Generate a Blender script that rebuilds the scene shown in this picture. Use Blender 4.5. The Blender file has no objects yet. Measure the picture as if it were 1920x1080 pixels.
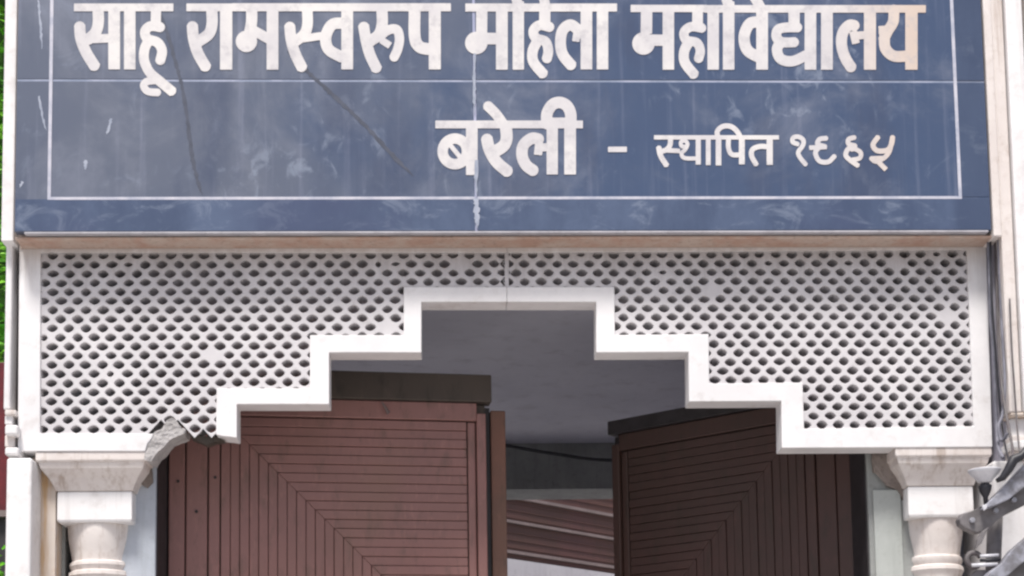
import bpy, bmesh, math, random
import numpy as np
from mathutils import Vector, Matrix, noise
random.seed(7)
S = bpy.context.scene
COL = S.collection

# ------------------------------------------------------------------ camera
F, DIST, EYE = 2900.0, 4.75, 1.6                 # focal length in photo pixels, distance to the gate, eye height
YAW, PITCH, ROLL, CY = -0.036775, 0.097102, -0.015264, 1217.52
def cam_axes():
    fw = Vector((-math.sin(YAW)*math.cos(PITCH), math.cos(YAW)*math.cos(PITCH), math.sin(PITCH)))
    ri = Vector((math.cos(YAW), math.sin(YAW), 0)); up = ri.cross(fw)
    c, s = math.cos(ROLL), math.sin(ROLL)
    return c*ri + s*up, -s*ri + c*up, fw
RI, UP, FW = cam_axes()
cam = bpy.data.cameras.new('camera'); co = bpy.data.objects.new('camera', cam); COL.objects.link(co)
co.matrix_world = Matrix(((RI.x, UP.x, -FW.x, 0), (RI.y, UP.y, -FW.y, -DIST), (RI.z, UP.z, -FW.z, EYE), (0, 0, 0, 1)))
cam.sensor_width = 36; cam.lens = F*36/1920; cam.shift_y = (CY-540)/1920
cam.clip_start = 0.05; cam.clip_end = 500
S.camera = co

# ------------------------------------------------------------------ sky, sun, exposure (a bright overcast day)
SUN_EL, SUN_AZ = math.radians(63), math.radians(-14)      # azimuth measured from straight behind the camera
w = bpy.data.worlds.new('World'); S.world = w; w.use_nodes = True
nt = w.node_tree; sky = nt.nodes.new('ShaderNodeTexSky'); sky.sky_type = 'NISHITA'; sky.sun_disc = False
sky.sun_elevation = SUN_EL; sky.air_density = 1.0; sky.dust_density = 4.0; sky.ozone_density = 1.0
bg = nt.nodes['Background']; bg.inputs['Strength'].default_value = 0.087
nt.links.new(sky.outputs[0], bg.inputs[0])
sl = bpy.data.lights.new('sun', 'SUN'); sl.energy = 3.0; sl.angle = math.radians(13); sl.color = (1, 0.97, 0.93)
so = bpy.data.objects.new('sun', sl); COL.objects.link(so)
sd = Vector((math.sin(SUN_AZ)*math.cos(SUN_EL), -math.cos(SUN_AZ)*math.cos(SUN_EL), math.sin(SUN_EL)))   # towards the sun
so.rotation_euler = sd.to_track_quat('Z', 'Y').to_euler()
sky.sun_rotation = math.atan2(sd.x, sd.y)
S.cycles.filter_width = 2.4                       # the soft lens of a small camera
S.view_settings.view_transform = 'Standard'; S.view_settings.look = 'None'
S.view_settings.exposure = 0.54; S.view_settings.gamma = 1.0

# ------------------------------------------------------------------ helpers
def at(px, py, Y):
    """world X, Z of a photo pixel on the vertical plane at depth Y"""
    d = RI*((px-960)/F) + UP*(-(py-CY)/F) + FW
    t = (Y + DIST)/d.y
    return t*d.x, EYE + t*d.z
def AX(px, py, Y): return at(px, py, Y)[0]
def AZ(px, py, Y): return at(px, py, Y)[1]

class NG:
    def __init__(s, name):
        s.m = bpy.data.materials.new(name); s.m.use_nodes = True; s.t = s.m.node_tree
        s.b = s.t.nodes['Principled BSDF']; s.o = None
    def n(s, t, **k):
        x = s.t.nodes.new(t)
        for a, v in k.items():
            if a in x.inputs: x.inputs[a].default_value = v
            else: setattr(x, a, v)
        return x
    def l(s, a, b): s.t.links.new(a, b)
    def coord(s, scale=(1, 1, 1), rot=(0, 0, 0)):
        c = s.n('ShaderNodeTexCoord'); m = s.n('ShaderNodeMapping')
        m.inputs['Scale'].default_value = scale; m.inputs['Rotation'].default_value = rot
        s.l(c.outputs['Object'], m.inputs['Vector']); return m.outputs['Vector']
    def noise(s, scale, detail=6, rough=.6, vec=None, dist=0):
        x = s.n('ShaderNodeTexNoise', Scale=scale, Detail=detail, Roughness=rough, Distortion=dist)
        s.l(vec if vec is not None else s.coord(), x.inputs['Vector']); return x.outputs['Fac']
    def ramp(s, fac, lo, hi):
        x = s.n('ShaderNodeMapRange'); x.inputs[1].default_value = lo; x.inputs[2].default_value = hi
        x.interpolation_type = 'SMOOTHSTEP'; s.l(fac, x.inputs[0]); return x.outputs[0]
    def mix(s, fac, a, b):
        x = s.n('ShaderNodeMix', data_type='RGBA')
        for i, v in ((6, a), (7, b)):
            if isinstance(v, tuple): x.inputs[i].default_value = (*v, 1)
            else: s.l(v, x.inputs[i])
        if isinstance(fac, float): x.inputs[0].default_value = fac
        else: s.l(fac, x.inputs[0])
        return x.outputs[2]
    def math(s, op, a, b):
        x = s.n('ShaderNodeMath', operation=op)
        for i, v in ((0, a), (1, b)):
            if isinstance(v, (int, float)): x.inputs[i].default_value = v
            else: s.l(v, x.inputs[i])
        return x.outputs[0]
    def axis(s, i):
        c = s.n('ShaderNodeTexCoord'); x = s.n('ShaderNodeSeparateXYZ'); s.l(c.outputs['Object'], x.inputs[0]); return x.outputs[i]
    def done(s, col, rough=.6, bump=None, dist=.002, strength=.5, metal=0., spec=.5):
        if isinstance(col, tuple): s.b.inputs['Base Color'].default_value = (*col, 1)
        else: s.l(col, s.b.inputs['Base Color'])
        if isinstance(rough, (float, int)): s.b.inputs['Roughness'].default_value = rough
        else: s.l(rough, s.b.inputs['Roughness'])
        s.b.inputs['Metallic'].default_value = metal
        s.b.inputs['Specular IOR Level'].default_value = spec
        if bump is not None:
            b = s.n('ShaderNodeBump', Distance=dist, Strength=strength); s.l(bump, b.inputs['Height']); s.l(b.outputs[0], s.b.inputs['Normal'])
        return s.m

def stone(name, a, b, c, scale=3, streak=True, rough=.7, grime=.55, bump=.0012):
    g = NG(name)
    n1 = g.noise(scale, 8, .65); n2 = g.noise(scale*7, 5, .6); n3 = g.noise(60, 4, .7)
    col = g.mix(g.ramp(n1, .35, .65), a, b)
    col = g.mix(g.math('MULTIPLY', g.ramp(n2, .5, .75), .45), col, c)
    if streak:
        st = g.noise(5, 7, .7, g.coord((5, 5, .35)))
        col = g.mix(g.math('MULTIPLY', g.ramp(st, .5, .72), grime), col, c)
    return g.done(col, rough, g.math('ADD', n3, n2), bump, .6)

M = {}
M['marble'] = stone('white_marble', (.80, .785, .78), (.72, .70, .70), (.50, .46, .44), 2.5, True, .55, .35)
M['cream'] = stone('cream_stone', (.71, .66, .63), (.63, .57, .54), (.38, .30, .25), 4, True, .7, .8)
M['pale_wall'] = stone('pale_blue_plaster', (.46, .49, .54), (.40, .43, .48), (.30, .32, .34), 5, True, .8, .4)
M['grey_wall'] = stone('grey_plaster', (.33, .34, .33), (.27, .28, .27), (.17, .17, .16), 5, True, .8, .5)
M['green_grey'] = stone('pale_green_grey_plaster', (.44, .46, .44), (.38, .40, .38), (.27, .28, .26), 5, True, .8, .4)
M['cement'] = stone('broken_cement', (.46, .44, .435), (.37, .355, .35), (.22, .2, .19), 14, False, .9, .5, .006)
M['stained'] = stone('stained_stone', (.44, .285, .22), (.50, .40, .34), (.19, .135, .105), 9, False, .8)
M['stained_pale'] = stone('beige_stained_stone', (.42, .35, .31), (.36, .27, .22), (.22, .15, .11), 9, False, .8)
M['ceiling'] = stone('painted_ceiling', (.74, .74, .81), (.64, .64, .71), (.46, .45, .49), 1.4, False, .85)
M['ground'] = stone('concrete_ground', (.46, .44, .42), (.40, .38, .37), (.3, .28, .27), 1.1, False, .9)
M['render'] = stone('pale_render', (.52, .50, .52), (.45, .43, .46), (.34, .32, .33), 2, True, .8)
M['post'] = stone('pinkish_plaster', (.25, .165, .155), (.2, .135, .125), (.14, .09, .08), 4, True, .8)
M['band'] = stone('pale_band', (.22, .17, .165), (.18, .14, .135), (.12, .09, .085), 5, False, .8)

def granite():
    g = NG('polished_slate_granite')
    x = g.axis(0)
    blue = g.math('ADD', g.ramp(x, -1.3, 1.2), g.math('MULTIPLY', g.math('SUBTRACT', g.noise(1.6, 5, .6), .5), 1.6))
    base = g.mix(g.ramp(blue, .1, .8), (.102, .119, .166), (.050, .077, .146))
    dust = g.noise(2.4, 8, .68, None, .4)
    base = g.mix(g.math('MULTIPLY', g.ramp(dust, .48, .72), .5), base, (.175, .195, .26))
    pat = g.noise(6, 6, .7, g.coord((1, 1, 1), (0, .5, 0)), 1.2)
    base = g.mix(g.math('MULTIPLY', g.ramp(pat, .56, .72), .25), base, (.26, .30, .39))
    st = g.noise(9, 6, .6, g.coord((3, 1, .12)))
    base = g.mix(g.math('MULTIPLY', g.ramp(st, .52, .75), .22), base, (.30, .32, .42))
    sp = g.noise(17, 5, .6, g.coord((1, 1, .7)), .6); zone = g.ramp(g.noise(1.1, 3, .5, g.coord((1, 1, 1.2))), .46, .62)
    base = g.mix(g.math('MULTIPLY', g.math('MULTIPLY', g.ramp(sp, .55, .70), zone), .5), base, (.26, .30, .38))
    dk = g.noise(3.3, 5, .6, g.coord((1.3, 1, .5)))
    base = g.mix(g.math('MULTIPLY', g.ramp(dk, .50, .70), .6), base, (.045, .06, .11))
    rf = g.math('ADD', .28, g.math('MULTIPLY', g.ramp(dust, .4, .7), .3))
    return g.done(base, rf, g.noise(140, 3, .6), .0004, .3)
M['granite'] = granite()
def granite_edge():
    g = NG('polished_blue_granite')
    n = g.noise(3, 7, .7, g.coord((1, 1, .5)))
    base = g.mix(g.ramp(n, .35, .65), (.048, .07, .13), (.08, .11, .185))
    p = g.noise(8, 6, .7, g.coord((.8, 1, 1.6), (0, .4, 0)), 1)
    base = g.mix(g.math('MULTIPLY', g.ramp(p, .52, .68), .5), base, (.22, .26, .34))
    d = g.noise(2.2, 4, .6)
    base = g.mix(g.math('MULTIPLY', g.ramp(d, .5, .7), .6), base, (.05, .065, .13))
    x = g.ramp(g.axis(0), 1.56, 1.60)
    base = g.mix(g.math('MULTIPLY', x, .55), base, (.035, .052, .10))  # right margin coloured darker, standing in for a reflection in the polish
    return g.done(base, .33)
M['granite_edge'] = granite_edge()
def letter_mat():
    g = NG('letter_paint')
    n = g.noise(5, 6, .65)
    col = g.mix(g.ramp(n, .3, .7), (.70, .675, .655), (.55, .53, .545))
    warm = g.math('MULTIPLY', g.ramp(g.axis(0), 1.15, 1.55), .8)
    col = g.mix(warm, col, (.56, .43, .34))
    col = g.mix(g.math('MULTIPLY', g.ramp(g.noise(22, 5, .7), .48, .70), .55), col, (.40, .385, .41))
    return g.done(col, .6)
M['letter'] = letter_mat()
def line_mat():
    g = NG('line_paint'); n = g.noise(9, 5, .7)
    return g.done(g.mix(g.ramp(n, .35, .7), (.55, .54, .60), (.34, .36, .45)), .6)
M['line'] = line_mat()
def joint_mat():
    g = NG('joint_grout'); n = g.noise(7, 5, .7)
    return g.done(g.mix(g.ramp(n, .35, .65), (.36, .39, .50), (.22, .26, .36)), .7)
M['joint'] = joint_mat()
def wood(name, a, b, c, rough=.5):
    g = NG(name)
    n1 = g.noise(2.2, 6, .6); n2 = g.noise(9, 6, .65, g.coord((3, 3, 1)))
    gr = g.noise(34, 4, .6, g.coord((1.5, 1, .5)))
    col = g.mix(g.ramp(n1, .3, .7), a, b)
    col = g.mix(g.math('MULTIPLY', g.ramp(n2, .5, .72), .6), col, c)
    col = g.mix(g.math('MULTIPLY', g.ramp(gr, .55, .75), .3), col, tuple(v*1.5 for v in a))
    big = g.noise(1.3, 4, .6, g.coord((1, 1, .6)))
    col = g.mix(g.math('MULTIPLY', g.ramp(big, .45, .68), .5), col, (a[0]*.75, a[1]*.92, a[2]*.72))
    ch = g.noise(55, 5, .75, g.coord((1, 1, .6)))
    col = g.mix(g.math('MULTIPLY', g.ramp(ch, .64, .72), .6), col, (a[0]*.45, a[1]*.5, a[2]*.45))
    return g.done(col, rough, gr, .001, .4)
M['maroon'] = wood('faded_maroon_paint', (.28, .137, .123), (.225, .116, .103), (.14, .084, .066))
M['maroon_shaded'] = wood('shaded_maroon_paint', (.085, .042, .036), (.064, .036, .030), (.045, .031, .023))  # same maroon paint, shade of the passage put into its colour
M['bare_wood'] = wood('weathered_brown_wood', (.075, .058, .047), (.055, .043, .036), (.03, .024, .02), .7)
M['rust'] = wood('rusty_orange_wood', (.19, .092, .066), (.135, .08, .06), (.085, .06, .045), .7)
M['far_wall'] = wood('far_maroon_wall', (.125, .056, .052), (.095, .046, .043), (.07, .042, .034), .7)
def simple(name, a, b, rough=.5, metal=0., scale=20):
    g = NG(name); n = g.noise(scale, 5, .6)
    return g.done(g.mix(g.ramp(n, .35, .65), a, b), rough, None, metal=metal)
M['dark_frame'] = simple('dark_frame_paint', (.035, .03, .033), (.022, .019, .02), .6)
M['galv'] = simple('galvanised_steel', (.36, .36, .40), (.25, .25, .27), .5, .35, 14)
M['black'] = simple('black_rubber', (.012, .012, .018), (.02, .02, .026), .5)
M['grey_cable'] = simple('grey_cable', (.2, .2, .24), (.13, .13, .16), .6)
M['porcelain'] = simple('white_porcelain', (.66, .66, .69), (.52, .52, .56), .35)
M['pipe'] = simple('dark_pipe', (.085, .07, .075), (.12, .11, .11), .6)
M['red_metal'] = simple('dark_red_metal', (.13, .008, .012), (.09, .006, .01), .45)
def leaf_mat():
    g = NG('leaf_green'); n = g.noise(13, 3, .6)
    m = g.done(g.mix(g.ramp(n, .35, .65), (.08, .34, .012), (.20, .48, .03)), .5)
    return m
M['leaf'] = leaf_mat()
M['leaf_core'] = simple('hedge_twigs', (.05, .16, .015), (.04, .09, .015), .9)

def link(name, me, mat, parent=None):
    o = bpy.data.objects.new(name, me); COL.objects.link(o)
    if mat is not None: me.materials.append(mat)
    if parent: o.parent = parent
    return o
def obj(name, bm, mat, parent=None, bevel=0, seg=2, smooth=False):
    bmesh.ops.recalc_face_normals(bm, faces=bm.faces)
    me = bpy.data.meshes.new(name); bm.to_mesh(me); bm.free()
    if smooth:
        for p in me.polygons: p.use_smooth = True
    o = link(name, me, mat, parent)
    if parent and parent.type == 'EMPTY': o.matrix_parent_inverse = parent.matrix_world.inverted()
    if bevel:
        b = o.modifiers.new('bevel', 'BEVEL'); b.width = bevel; b.segments = seg; b.limit_method = 'ANGLE'; b.angle_limit = math.radians(40)
    return o
def tag(o, label=None, cat=None, group=None, kind=None):
    for k, v in (('label', label), ('category', cat), ('group', group), ('kind', kind)):
        if v: o[k] = v
    return o
def thing(name, label, cat, loc=(0, 0, 0), group=None):
    o = bpy.data.objects.new(name, None); COL.objects.link(o); o.location = loc; o.empty_display_size = .1
    o.matrix_world = Matrix.Translation(loc)
    return tag(o, label, cat, group, 'thing')
def box(bm, x0, x1, y0, y1, z0, z1):
    v = [bm.verts.new((x, y, z)) for x in (x0, x1) for y in (y0, y1) for z in (z0, z1)]
    for f in ((0, 1, 3, 2), (4, 6, 7, 5), (0, 4, 5, 1), (2, 3, 7, 6), (0, 2, 6, 4), (1, 5, 7, 3)):
        bm.faces.new([v[i] for i in f])
def pbox(bm, px0, px1, py0, py1, Yf, Yb, top=None, bot=None):
    xm, ym = (px0+px1)/2, (py0+py1)/2
    x0, x1 = AX(px0, ym, Yf), AX(px1, ym, Yf)
    z1 = AZ(xm, py0, Yf) if top is None else top
    z0 = AZ(xm, py1, Yf) if bot is None else bot
    box(bm, x0, x1, Yf, Yb, z0, z1); return x0, x1, z0, z1
def prism(bm, pts, y0, y1):
    """pts: (x, z) outline, extruded from y0 to y1"""
    a = [bm.verts.new((x, y0, z)) for x, z in pts]; b = [bm.verts.new((x, y1, z)) for x, z in pts]
    bm.faces.new(a); bm.faces.new(b[::-1]); n = len(a)
    for i in range(n): bm.faces.new((a[i], a[(i+1) % n], b[(i+1) % n], b[i]))
def tube(bm, pts, r, n=10, caps=True):
    pts = [Vector(p) for p in pts]; rings = []; ref = None
    for i, p in enumerate(pts):
        t = (pts[min(i+1, len(pts)-1)] - pts[max(i-1, 0)]).normalized()
        if ref is None: ref = t.orthogonal().normalized()
        ref = (ref - t*ref.dot(t)).normalized(); q = t.cross(ref)
        rr = r[i] if isinstance(r, (list, tuple)) else r
        rings.append([bm.verts.new(p + ref*math.cos(2*math.pi*k/n)*rr + q*math.sin(2*math.pi*k/n)*rr) for k in range(n)])
    for a, b in zip(rings, rings[1:]):
        for k in range(n): bm.faces.new((a[k], a[(k+1) % n], b[(k+1) % n], b[k]))
    if caps: bm.faces.new(rings[0]); bm.faces.new(rings[-1][::-1])
def catmull(pts, k=8):
    P = [Vector(p) for p in pts]; P = [2*P[0]-P[1]] + P + [2*P[-1]-P[-2]]; out = []
    for i in range(1, len(P)-2):
        for j in range(k):
            t = j/k; a, b, c, d = P[i-1:i+3]
            out.append(.5*((2*b) + (c-a)*t + (2*a-5*b+4*c-d)*t*t + (-a+3*b-3*c+d)*t**3))
    out.append(P[-2]); return out
def lathe(bm, cx, cy, prof, n=28):
    rings = [[bm.verts.new((cx+r*math.cos(2*math.pi*k/n), cy+r*math.sin(2*math.pi*k/n), z)) for k in range(n)] for r, z in prof]
    for a, b in zip(rings, rings[1:]):
        for k in range(n): bm.faces.new((a[k], a[(k+1) % n], b[(k+1) % n], b[k]))
    bm.faces.new(rings[0]); bm.faces.new(rings[-1][::-1])

# ------------------------------------------------------------------ setting: the ground
bm = bmesh.new(); box(bm, -200, 200, -200, 200, -.3, 0)
tag(obj('ground', bm, M['ground']), kind='structure')

# ------------------------------------------------------------------ the gateway passage behind the screen
YB = 3.25
zc = 3.47
por = thing('gateway_passage', 'roofed passage behind the stepped white screen with grey flat ceiling', 'gateway', (0.2, .4, 0))
xl, xr = AX(300, 900, .3) - .03, AX(1640, 900, .3) + .03
bm = bmesh.new(); box(bm, xl-.36, xr+.6, .10, YB+.3, zc, zc+.25); obj('ceiling', bm, M['ceiling'], por)
zb = AZ(1050, 917, YB)
bm = bmesh.new(); box(bm, xl, xr, YB, YB+.28, zb, zc-.002); obj('beam', bm, M['grey_wall'], por)
bm = bmesh.new(); box(bm, xl-.36, xl, .36, YB+.3, 0, zc-.002); obj('side_wall', bm, M['ceiling'], por)
bm = bmesh.new(); box(bm, xr, xr+.6, .36, YB+.3, 0, zc-.002); obj('side_wall', bm, M['ceiling'], por)

# far building seen through the half open gate
Yf = 6.3
def fz(py): return AZ(1050, py, Yf)
far = thing('maroon_building', 'maroon building with pale string courses seen through the half open gate', 'building', (AX(1050, 950, Yf), Yf, 0))
ang = math.radians(44)
def fp(u, v, z):
    ox = AX(945, 980, Yf)
    return Vector((ox + u*math.cos(ang) - v*math.sin(ang), Yf + u*math.sin(ang) + v*math.cos(ang), z))
def fbox(bm, u0, u1, v0, v1, z0, z1):
    vs = [bm.verts.new(fp(u, v, z)) for u in (u0, u1) for v in (v0, v1) for z in (z0, z1)]
    for f in ((0, 1, 3, 2), (4, 6, 7, 5), (0, 4, 5, 1), (2, 3, 7, 6), (0, 2, 6, 4), (1, 5, 7, 3)): bm.faces.new([vs[i] for i in f])
zw, zt = fz(1046), fz(900)
bm = bmesh.new(); fbox(bm, -.1, 8, 0, 3, zw, zt+4); obj('upper_wall', bm, M['far_wall'], far)
bm = bmesh.new(); fbox(bm, -4, 8, -.03, 3, 0, zw-.003); obj('lower_wall', bm, M['render'], far)
for py, h in ((929, .022), (976, .02), (1033, .022)):
    bm = bmesh.new(); z = fz(py); fbox(bm, -.1, 8, -.03, -.002, z-h/2, z+h/2); obj('string_course', bm, M['band'], far)
bm = bmesh.new()
for z in np.arange(zw+.03, zt+.2, .055): fbox(bm, .0, 8, -.008, -.002, z, z+.007)
obj('siding', bm, M['far_wall'], far)
bm = bmesh.new(); fbox(bm, -4, -.105, -.06, 3, zw+.0, zt+4); obj('corner_post', bm, M['post'], far)
bm = bmesh.new(); p = catmull([(AX(930, 832, 1.9), 1.9, AZ(930, 832, 1.9)), (AX(1040, 851, 1.9), 1.9, AZ(1040, 851, 1.9)), (AX(1160, 863, 1.9), 1.9, AZ(1160, 863, 1.9)), (AX(1420, 850, 1.9), 1.9, AZ(1420, 850, 1.9))])
tube(bm, p, .008); tag(obj('hanging_wire', bm, M['black']), 'thin black wire sagging under the passage ceiling behind the gate leaves', 'wire')

# ------------------------------------------------------------------ lettering by distance fields (photo pixels)
class Word:
    def __init__(s, ox, oy, k): s.ox, s.oy, s.k, s.it = ox, oy, k, []
    def _p(s, p): return (s.ox + p[0]/s.k, s.oy + p[1]/s.k)
    def r(s, x0, x1, y0, y1):
        (a, b), (c, d) = s._p((x0, y0)), s._p((x1, y1)); s.it.append(('r', a, b, c, d)); return s
    def s_(s, w, *pts, rnd=False):
        pts = [s._p(p) for p in pts]
        if len(pts) > 2: pts = [tuple(v)[:2] for v in catmull([(x, y, 0) for x, y in pts], 7)]
        s.it.append(('s', w/s.k/2, pts, rnd)); return s
    def c(s, x, y, r):
        a, b = s._p((x, y)); s.it.append(('s', r/s.k, [(a, b), (a+.01, b)], True)); return s
    def at(s, ox): s.ox = ox; return s
def sdf_mesh(items, Yf, Yb, name, mat, parent, h=1.0):
    xs, ys = [], []
    for it in items:
        if it[0] == 'r': xs += [it[1], it[3]]; ys += [it[2], it[4]]
        else:
            for x, y in it[2]: xs += [x-it[1], x+it[1]]; ys += [y-it[1], y+it[1]]
    x0, x1, y0, y1 = min(xs)-3, max(xs)+3, min(ys)-3, max(ys)+3
    gx = np.arange(x0, x1+h, h); gy = np.arange(y0, y1+h, h)
    X, Yg = np.meshgrid(gx, gy); D = np.full(X.shape, 1e3)
    for it in items:
        if it[0] == 'r':
            cx, cy, hx, hy = (it[1]+it[3])/2, (it[2]+it[4])/2, (it[3]-it[1])/2, (it[4]-it[2])/2
            qx, qy = np.abs(X-cx)-hx, np.abs(Yg-cy)-hy
            d = np.hypot(np.maximum(qx, 0), np.maximum(qy, 0)) + np.minimum(np.maximum(qx, qy), 0)
            D = np.minimum(D, d)
        else:
            _, rr, pts, rnd = it; n = len(pts)-1
            for i in range(n):
                (ax, ay), (bx, by) = pts[i], pts[i+1]; L = math.hypot(bx-ax, by-ay)
                if L < 1e-9: continue
                ux, uy = (bx-ax)/L, (by-ay)/L
                t = (X-ax)*ux + (Yg-ay)*uy; pp = (X-ax)*-uy + (Yg-ay)*ux
                d = np.hypot(pp, np.maximum(np.maximum(-t, t-L), 0)) - rr
                if not rnd:
                    if i == 0: d = np.where(t < 0, np.maximum(np.abs(pp)-rr, -t), d)
                    if i == n-1: d = np.where(t > L, np.maximum(np.abs(pp)-rr, t-L), d)
                D = np.minimum(D, d)
    D = np.where(np.abs(D) < 1e-6, 1e-6, D)
    verts, faces, cache = [], [], {}
    def V(key, x, y, Yd):
        k = (key, Yd)
        if k not in cache:
            wx, wz = at(x, y, Yf); cache[k] = len(verts); verts.append((wx, Yd, wz))
        return cache[k]
    ny, nx = D.shape; sgn = D < 0
    for j in range(ny-1):
        run = None
        for i in range(nx):
            full = i < nx-1 and sgn[j, i] and sgn[j, i+1] and sgn[j+1, i] and sgn[j+1, i+1]
            if full:
                if run is None: run = i
                continue
            if run is not None:
                q = [(run, j), (run, j+1), (i, j+1), (i, j)]
                faces.append([V(('g', a, b), gx[a], gy[b], Yf) for a, b in q]); run = None
            if i == nx-1: continue
            cs = [(i, j), (i, j+1), (i+1, j+1), (i+1, j)]
            ins = [sgn[b, a] for a, b in cs]
            if not any(ins): continue
            poly, cuts = [], []
            for k in range(4):
                (a, b), (c, d) = cs[k], cs[(k+1) % 4]
                if ins[k]: poly.append((('g', a, b), gx[a], gy[b]))
                if ins[k] != ins[(k+1) % 4]:
                    t = D[b, a]/(D[b, a]-D[d, c])
                    key = ('e',) + tuple(sorted(((a, b), (c, d)))); e = (key, gx[a]+t*(gx[c]-gx[a]), gy[b]+t*(gy[d]-gy[b]))
                    poly.append(e); cuts.append((e, ins[k]))
            if len(poly) >= 3: faces.append([V(*p, Yf) for p in poly])
            for k in range(len(cuts)):
                if cuts[k][1]:
                    a, b = cuts[k][0], cuts[(k+1) % len(cuts)][0]
                    faces.append([V(*b, Yf), V(*a, Yf), V(*a, Yb), V(*b, Yb)])
    me = bpy.data.meshes.new(name); me.from_pydata(verts, [], faces); me.update()
    o = link(name, me, mat, parent); o.matrix_parent_inverse = parent.matrix_world.inverted(); return o

# ------------------------------------------------------------------ the name board
YS, YSB = -.105, .25                              # front of the granite, back of the board
bx0, bx1 = AX(29, 300, YS), AX(1853, 300, YS)
bzb, bzt = AZ(945, 433, YS), AZ(945, -330, YS)
xj, zj = AX(891, 250, YS), AZ(945, 151.5, YS)
board = thing('name_board', 'weathered blue grey granite name board with white raised lettering', 'sign', ((bx0+bx1)/2, YS, bzb))
def keep(o): return o
G = .0042
M['pale_joint'] = simple('lilac_joint', (.42, .43, .58), (.30, .32, .45), .7, 0, 9)
for (x0, x1) in ((bx0, xj-G), (xj+G, bx1)):
    for (z0, z1) in ((bzb, zj-G*.8), (zj+G*.8, bzt)):
        bm = bmesh.new(); box(bm, x0, x1, YS, YS+.03, z0, z1); obj('granite_slab', bm, M['granite'], board, .0015, 1)
bm = bmesh.new(); box(bm, xj-G, xj+G, YS+.0004, YS+.028, bzb+.001, bzt-.001); obj('joint', bm, M['pale_joint'], board)
bm = bmesh.new(); box(bm, bx0+.001, xj-G-.0002, YS+.0014, YS+.028, zj-G*.8, zj+G*.8); box(bm, xj+G+.0002, bx1-.001, YS+.0014, YS+.028, zj-G*.8, zj+G*.8)
obj('joint', bm, M['joint'], board)
# darker polished margin outside the white line
lz = AZ(945, 371.5, YS); lx0, lx1 = AX(94, 250, YS), AX(1795, 250, YS)
bm = bmesh.new()
def strip_pieces(a, b):                           # leaves the tile joint open
    return ((a, xj-G), (xj+G, b)) if a < xj < b else ((a, b),)
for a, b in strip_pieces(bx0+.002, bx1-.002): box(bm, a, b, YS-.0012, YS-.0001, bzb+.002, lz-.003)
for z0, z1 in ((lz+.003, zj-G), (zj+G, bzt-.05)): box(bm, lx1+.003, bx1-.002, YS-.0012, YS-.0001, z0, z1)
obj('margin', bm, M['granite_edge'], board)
bm = bmesh.new(); lw = .0052
for a, b in strip_pieces(lx0-lw, lx1+lw): box(bm, a, b, YS-.0016, YS-.0002, lz-lw*.85, lz+lw*.85)
for x in (lx0, lx1): box(bm, x-lw, x+lw, YS-.0016, YS-.0002, lz+lw*.85, bzt-.12)
for a, b in strip_pieces(lx0-lw, lx1+lw): box(bm, a, b, YS-.0016, YS-.0002, bzt-.12, bzt-.109)
obj('border_line', bm, M['line'], board)
# thin dark lines running down the granite
def ribbon(bm, pts, w, Y, seed=0):
    rnd = random.Random(seed); q = catmull([(x, y, 0) for x, y in pts], 9); L = []
    for i, p in enumerate(q):
        t = (q[min(i+1, len(q)-1)]-q[max(i-1, 0)]).normalized(); n = Vector((-t.y, t.x, 0))
        ww = w*(.6+.7*rnd.random())*(min(1, (len(q)-1-i)/5+.15)); j = rnd.uniform(-.8, .8)
        L.append((p+n*(ww/2+j), p-n*(ww/2-j)))
    vs = [[bm.verts.new((AX(v.x, v.y, Y), Y, AZ(v.x, v.y, Y))) for v in pr] for pr in L]
    for a, b in zip(vs, vs[1:]): bm.faces.new((a[0], a[1], b[1], b[0]))
M['dark_line'] = simple('thin_dark_line', (.05, .058, .085), (.07, .08, .115), .7)
for k, (pts, wd) in enumerate((([(298, 20), (318, 75), (330, 120), (342, 165), (352, 230), (360, 290), (368, 330), (379, 366)], 6.5),
                               ([(540, 95), (575, 133), (610, 165), (650, 202), (692, 243), (735, 290), (775, 330)], 7))):
    bm = bmesh.new(); ribbon(bm, pts, wd, YS-.0006, k)
    obj('dark_line', bm, M['dark_line'], board)
# pale scuffs and drips
M['scuff'] = simple('pale_scuff', (.36, .39, .47), (.26, .29, .37), .7)
for k, (pts, wd) in enumerate((([(72, 0), (76, 50), (79, 92)], 4), ([(73, 180), (79, 215), (87, 245)], 4), ([(208, 222), (204, 240), (200, 252)], 5), ([(161, 300), (160, 318)], 8),
        ([(42, 340), (37, 352)], 5), ([(1797, 190), (1806, 196)], 7), ([(893, 372), (894, 400), (895, 428)], 10), ([(890, 100), (889, 160), (890, 215)], 5), ([(893, 300), (893, 372)], 6))):
    bm = bmesh.new(); ribbon(bm, pts, wd, YS-.0032 if k > 5 else YS-.0007, 40+k); obj('scuff', bm, M['scuff'], board)
M['lip'] = stone('pale_lip', (.44, .43, .46), (.34, .33, .36), (.2, .18, .19), 9, False, .7)
# stone behind, pale lower lip, and the stained soffit
bm = bmesh.new(); box(bm, bx0+.003, bx1-.003, YS+.0305, YSB, bzb+.001, bzt); obj('backing', bm, M['cream'], board)
bm = bmesh.new(); box(bm, bx0+.03, bx1-.01, YS-.002, YS+.03, bzb-.0075, bzb-.0005); obj('lip', bm, M['lip'], board, .002)

LET = M['letter']
YL = YS-.0017
def word(items): sdf_mesh(items, YL, YS+.0005, 'lettering', LET, board)
def ml(w, x):   # shared stroke helper: a danda
    return w
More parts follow.
